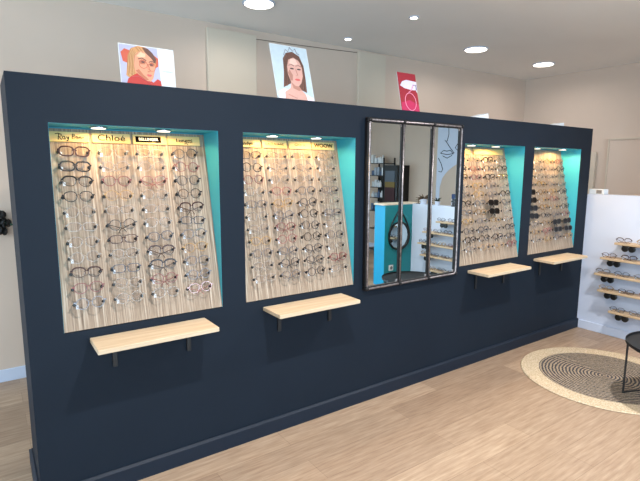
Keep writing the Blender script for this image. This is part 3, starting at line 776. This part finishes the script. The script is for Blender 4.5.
for a in (-.086, .086): q.box((-.045, a-.004, .018), (.045, a+.004, .058), M['white'],); q.box((-.045, a-.004, .075), (.045, a+.004, .10), M['white'])
q.build('upright', t)

# ------------------------------------------------------------------ what the mirror sees on the right wall
mu = thing('wall_mural', (XR, -3.15, 1.0), 'one-line drawing of a face painted on a white area of the right wall', 'wall painting')
def mp(pts): return [(y+3.15, z-1.0) for y, z in pts]
q = MB(); q.prism(mp([(-3.395, .2), (-3.315, .2), (-3.315, 1.163), (-3.31, 1.301), (-3.266, 1.439), (-3.20, 1.52), (-3.135, 1.576), (-3.04, 1.64), (-2.948, 1.689), (-2.6, 1.80), (-2.6, 2.1), (-2.90, 2.14), (-2.96, 2.3), (-2.97, 2.6), (-3.395, 2.6)]), -.003, -.0005, M['white'], axes=(1, 2, 0)); q.build('white_ground', mu)
q = MB()
for pts in ([(-3.17, 2.45), (-3.165, 2.30), (-3.158, 2.173), (-3.184, 2.07), (-3.215, 2.055), (-3.239, 2.079)], [(-3.214, 2.06), (-3.127, 1.958), (-3.03, 1.858), (-3.063, 1.841)],
            [(-3.323, 1.864), (-3.254, 1.908), (-3.182, 1.893), (-3.113, 1.908), (-3.052, 1.849)], [(-3.311, 1.859), (-3.179, 1.838), (-3.052, 1.849)], [(-3.273, 1.818), (-3.176, 1.778), (-3.074, 1.823)],
            [(-2.95, 2.03), (-3.012, 1.946), (-2.929, 1.873)], [(-3.367, 1.783), (-3.302, 1.69), (-3.262, 1.594), (-3.284, 1.546), (-3.349, 1.555)]):
    q.tube([(-.004, y, z) for y, z in mp(pts)], .0055, M['ink'], 6)
q.build('face_lines', mu)
# black product shelving
t = thing('product_shelving', (XR-.30, -4.88, 0), 'tall black open shelving packed with white and silver products by the right wall', 'shelving')
D0 = .295; W_ = .46
q = MB()
for a in (0, W_-.02): q.box((0, a, 0), (.02, a+.02, 1.80), M['black']); q.box((D0-.02, a, 0), (D0, a+.02, 1.80), M['black'])
q.build('uprights', t)
for z in (.05, .45, .80, 1.05, 1.25, 1.47, 1.70): b1('shelf', (0, .02, z-.012), (D0, W_-.02, z), M['black'], t)
b1('back_panel', (D0-.006, .02, .05), (D0-.001, W_-.02, 1.45), M['black'], t)
prods = 0
for z in (.80, 1.05, 1.25, 1.47, 1.70):
    r = random.Random(int(z*100)); y = .03
    while y < W_-.08:
        wv = r.uniform(.045, .075); hv = r.uniform(.08, .17 if z != 1.05 else .15)
        colr = r.choice([(225, 228, 232), (235, 235, 238), (170, 178, 190), (90, 110, 140), (214, 218, 220)])
        lv = ['fourth', 'third', 'second'][0]
        lab = '%s packet on black shelving by the right wall, %s shelf' % ({(225, 228, 232): 'white', (235, 235, 238): 'bright white', (170, 178, 190): 'silver grey', (90, 110, 140): 'slate blue', (214, 218, 220): 'pale grey'}[colr], {.80: 'fifth', 1.05: 'fourth', 1.25: 'third', 1.47: 'second', 1.70: 'top'}[z])
        q = MB()
        if r.random() < .5: q.box((-.0, 0, 0), (.06, wv, hv), C('packet', colr), bev=.003); o = q.build('product_box'); cat = 'box'
        else:
            R_ = wv/2; q.lathe([(R_*.9, 0), (R_, .01), (R_, hv*.65), (R_*.45, hv*.8), (R_*.45, hv)], C('packet', colr), 16, T=Matrix.Translation((R_, R_, 0))); o = q.build('product_bottle', smooth=False); cat = 'bottle'; lab = lab.replace('packet', 'bottle')
        o.location = (XR-.30+.05+r.uniform(0, .05), -4.88+y, z+.0005)
        tag(o, lab, cat, 'products on the black shelving'); y += wv+r.uniform(.006, .02)
t = thing('dark_cabinet', (XR-.32, -4.40, 0), 'dark cabinet with grey, yellow and dark red window panels by the right wall', 'cabinet')
b1('body', (0.01, 0, 0), (.31, .36, 1.66), M['black'], t, bev=.004)
for z0, z1, cc, nm in ((1.36, 1.56, (86, 96, 108), 'grey front panel'), (1.26, 1.36, (120, 100, 50), 'yellow front panel'), (1.00, 1.26, (56, 20, 26), 'dark red front panel')):
    b1('front_panel', (-.002, .05, z0), (.0095, .30, z1), C('front_print', cc), t, label=nm)

# ------------------------------------------------------------------ rug and tray table
q = MB(); q.lathe([(.602, .0005), (.610, .004), (.604, .009), (.0005, .009)], M['rug'], 96)
tag(q.build('round_rug', loc=(3.762, -.765, 0)), 'round braided jute rug with black concentric rings on the wooden floor', 'rug')
tc = Vector((3.68, -1.28, 0)); TR = .34
t = thing('tray_table', tc, 'low round black metal tray table with thin legs at the edge of the rug', 'table')
q = MB(); q.lathe([(TR-.02, .398), (TR, .402), (TR, .422), (TR-.004, .422), (TR-.006, .407), (.0005, .404)], M['blackmetal'], 64); q.build('tray_top', t, smooth=False)
a0 = math.atan2(-.98+1.28, 3.559-3.68); feet = []
for k in range(4):
    a = a0+k*PI/2; d = Vector((math.cos(a), math.sin(a), 0)); fz = .0095 if (tc+d*.322-Vector((3.762, -.765, 0))).length < .61 else .0005
    feet.append((tc+d*.322)-tc+Vector((0, 0, fz)))
    q = MB(); q.tube([d*.322+Vector((0, 0, fz)), d*.322+Vector((0, 0, .400))], .0075, M['blackmetal'], 8); q.build('leg', t)
q = MB()
for k in (0, 2):
    a, b = feet[k].copy(), feet[(k+3) % 4].copy(); a.z = b.z = .016; q.tube([a, b], .006, M['blackmetal'], 6)
ring = [Vector((math.cos(2*PI*i/40)*.315, math.sin(2*PI*i/40)*.315, .392)) for i in range(40)]
q.tube(ring, .006, M['blackmetal'], 6, closed=True); q.build('crossbar', t)

# black flower ornament on the back wall, past the left end of the dark wall
t = thing('flower_ornament', (-.055, YB, 1.205), 'black bunched flower ornament with a green leaf on the pale wall at far left', 'ornament')
q = MB(); r = random.Random(5); bm_ = C('black_petal', (7, 7, 8))
for k in range(46):
    a = r.uniform(0, 2*PI); rad = r.uniform(0, .082); c = Vector((math.cos(a)*rad, -.03-r.uniform(0, .03), math.sin(a)*rad))
    q.lathe([(.006, -.014), (.024, -.008), (.031, 0), (.024, .009), (.004, .012)], bm_, 9, T=Matrix.Translation(c) @ Matrix.Rotation(r.uniform(0, PI), 4, 'X') @ Matrix.Rotation(r.uniform(0, PI), 4, 'Y'))
q.tube([(0, -.0002, 0), (0, -.03, 0)], .02, bm_, 8)
q.build('petals', t)
q = MB(); q.tube([(.03, -.045, -.01), (.07, -.055, -.012), (.115, -.05, -.022)], [.003, .014, .002], C('leaf', (50, 92, 76)), 6, flatk=.4); q.build('leaf', t, label='green leaf')

# ------------------------------------------------------------------ daylight
W = bpy.data.worlds.new('sky'); S.world = W; W.use_nodes = True
bg = W.node_tree.nodes['Background']; bg.inputs['Color'].default_value = (.62, .80, 1, 1); bg.inputs['Strength'].default_value = .9
def daylight(loc, rot, sx, sy, e, col=(.62, .82, 1)):
    ld = bpy.data.lights.new('daylight', 'AREA'); ld.shape = 'RECTANGLE'; ld.size = sx; ld.size_y = sy; ld.energy = e; ld.color = col
    o = bpy.data.objects.new('daylight', ld); COL.objects.link(o); o.location = loc; o.rotation_euler = rot
for h in FW: daylight(((h[0]+h[1])/2, YF-.25, (h[2]+h[3])/2), (math.radians(90), 0, 0), h[1]-h[0], h[3]-h[2], 225)
for h, e in zip(SW, (125, 280)): daylight((XL-.25, (h[0]+h[1])/2, (h[2]+h[3])/2), (0, math.radians(-90), 0), h[3]-h[2], h[1]-h[0], e)

# ------------------------------------------------------------------ camera
yaw, pit, rol = .6077, -.1484, .0043
f = Vector((math.sin(yaw)*math.cos(pit), math.cos(yaw)*math.cos(pit), math.sin(pit)))
r = Vector((math.cos(yaw), -math.sin(yaw), 0)); u = r.cross(f)
r2 = r*math.cos(rol)+u*math.sin(rol); u2 = -r*math.sin(rol)+u*math.cos(rol)
cd = bpy.data.cameras.new('camera'); cam = bpy.data.objects.new('camera', cd); COL.objects.link(cam)
cd.sensor_width = 36; cd.sensor_fit = 'HORIZONTAL'; cd.lens = 482.99/640*36; cd.clip_start = .05
mw = Matrix((r2, u2, -f)).transposed().to_4x4(); mw.translation = (-.1089, -2.4262, 1.6); cam.matrix_world = mw
S.camera = cam
S.view_settings.view_transform = 'Standard'; S.view_settings.look = 'None'; S.view_settings.gamma = 1; S.view_settings.use_curve_mapping = False
S.view_settings.exposure = -0.72
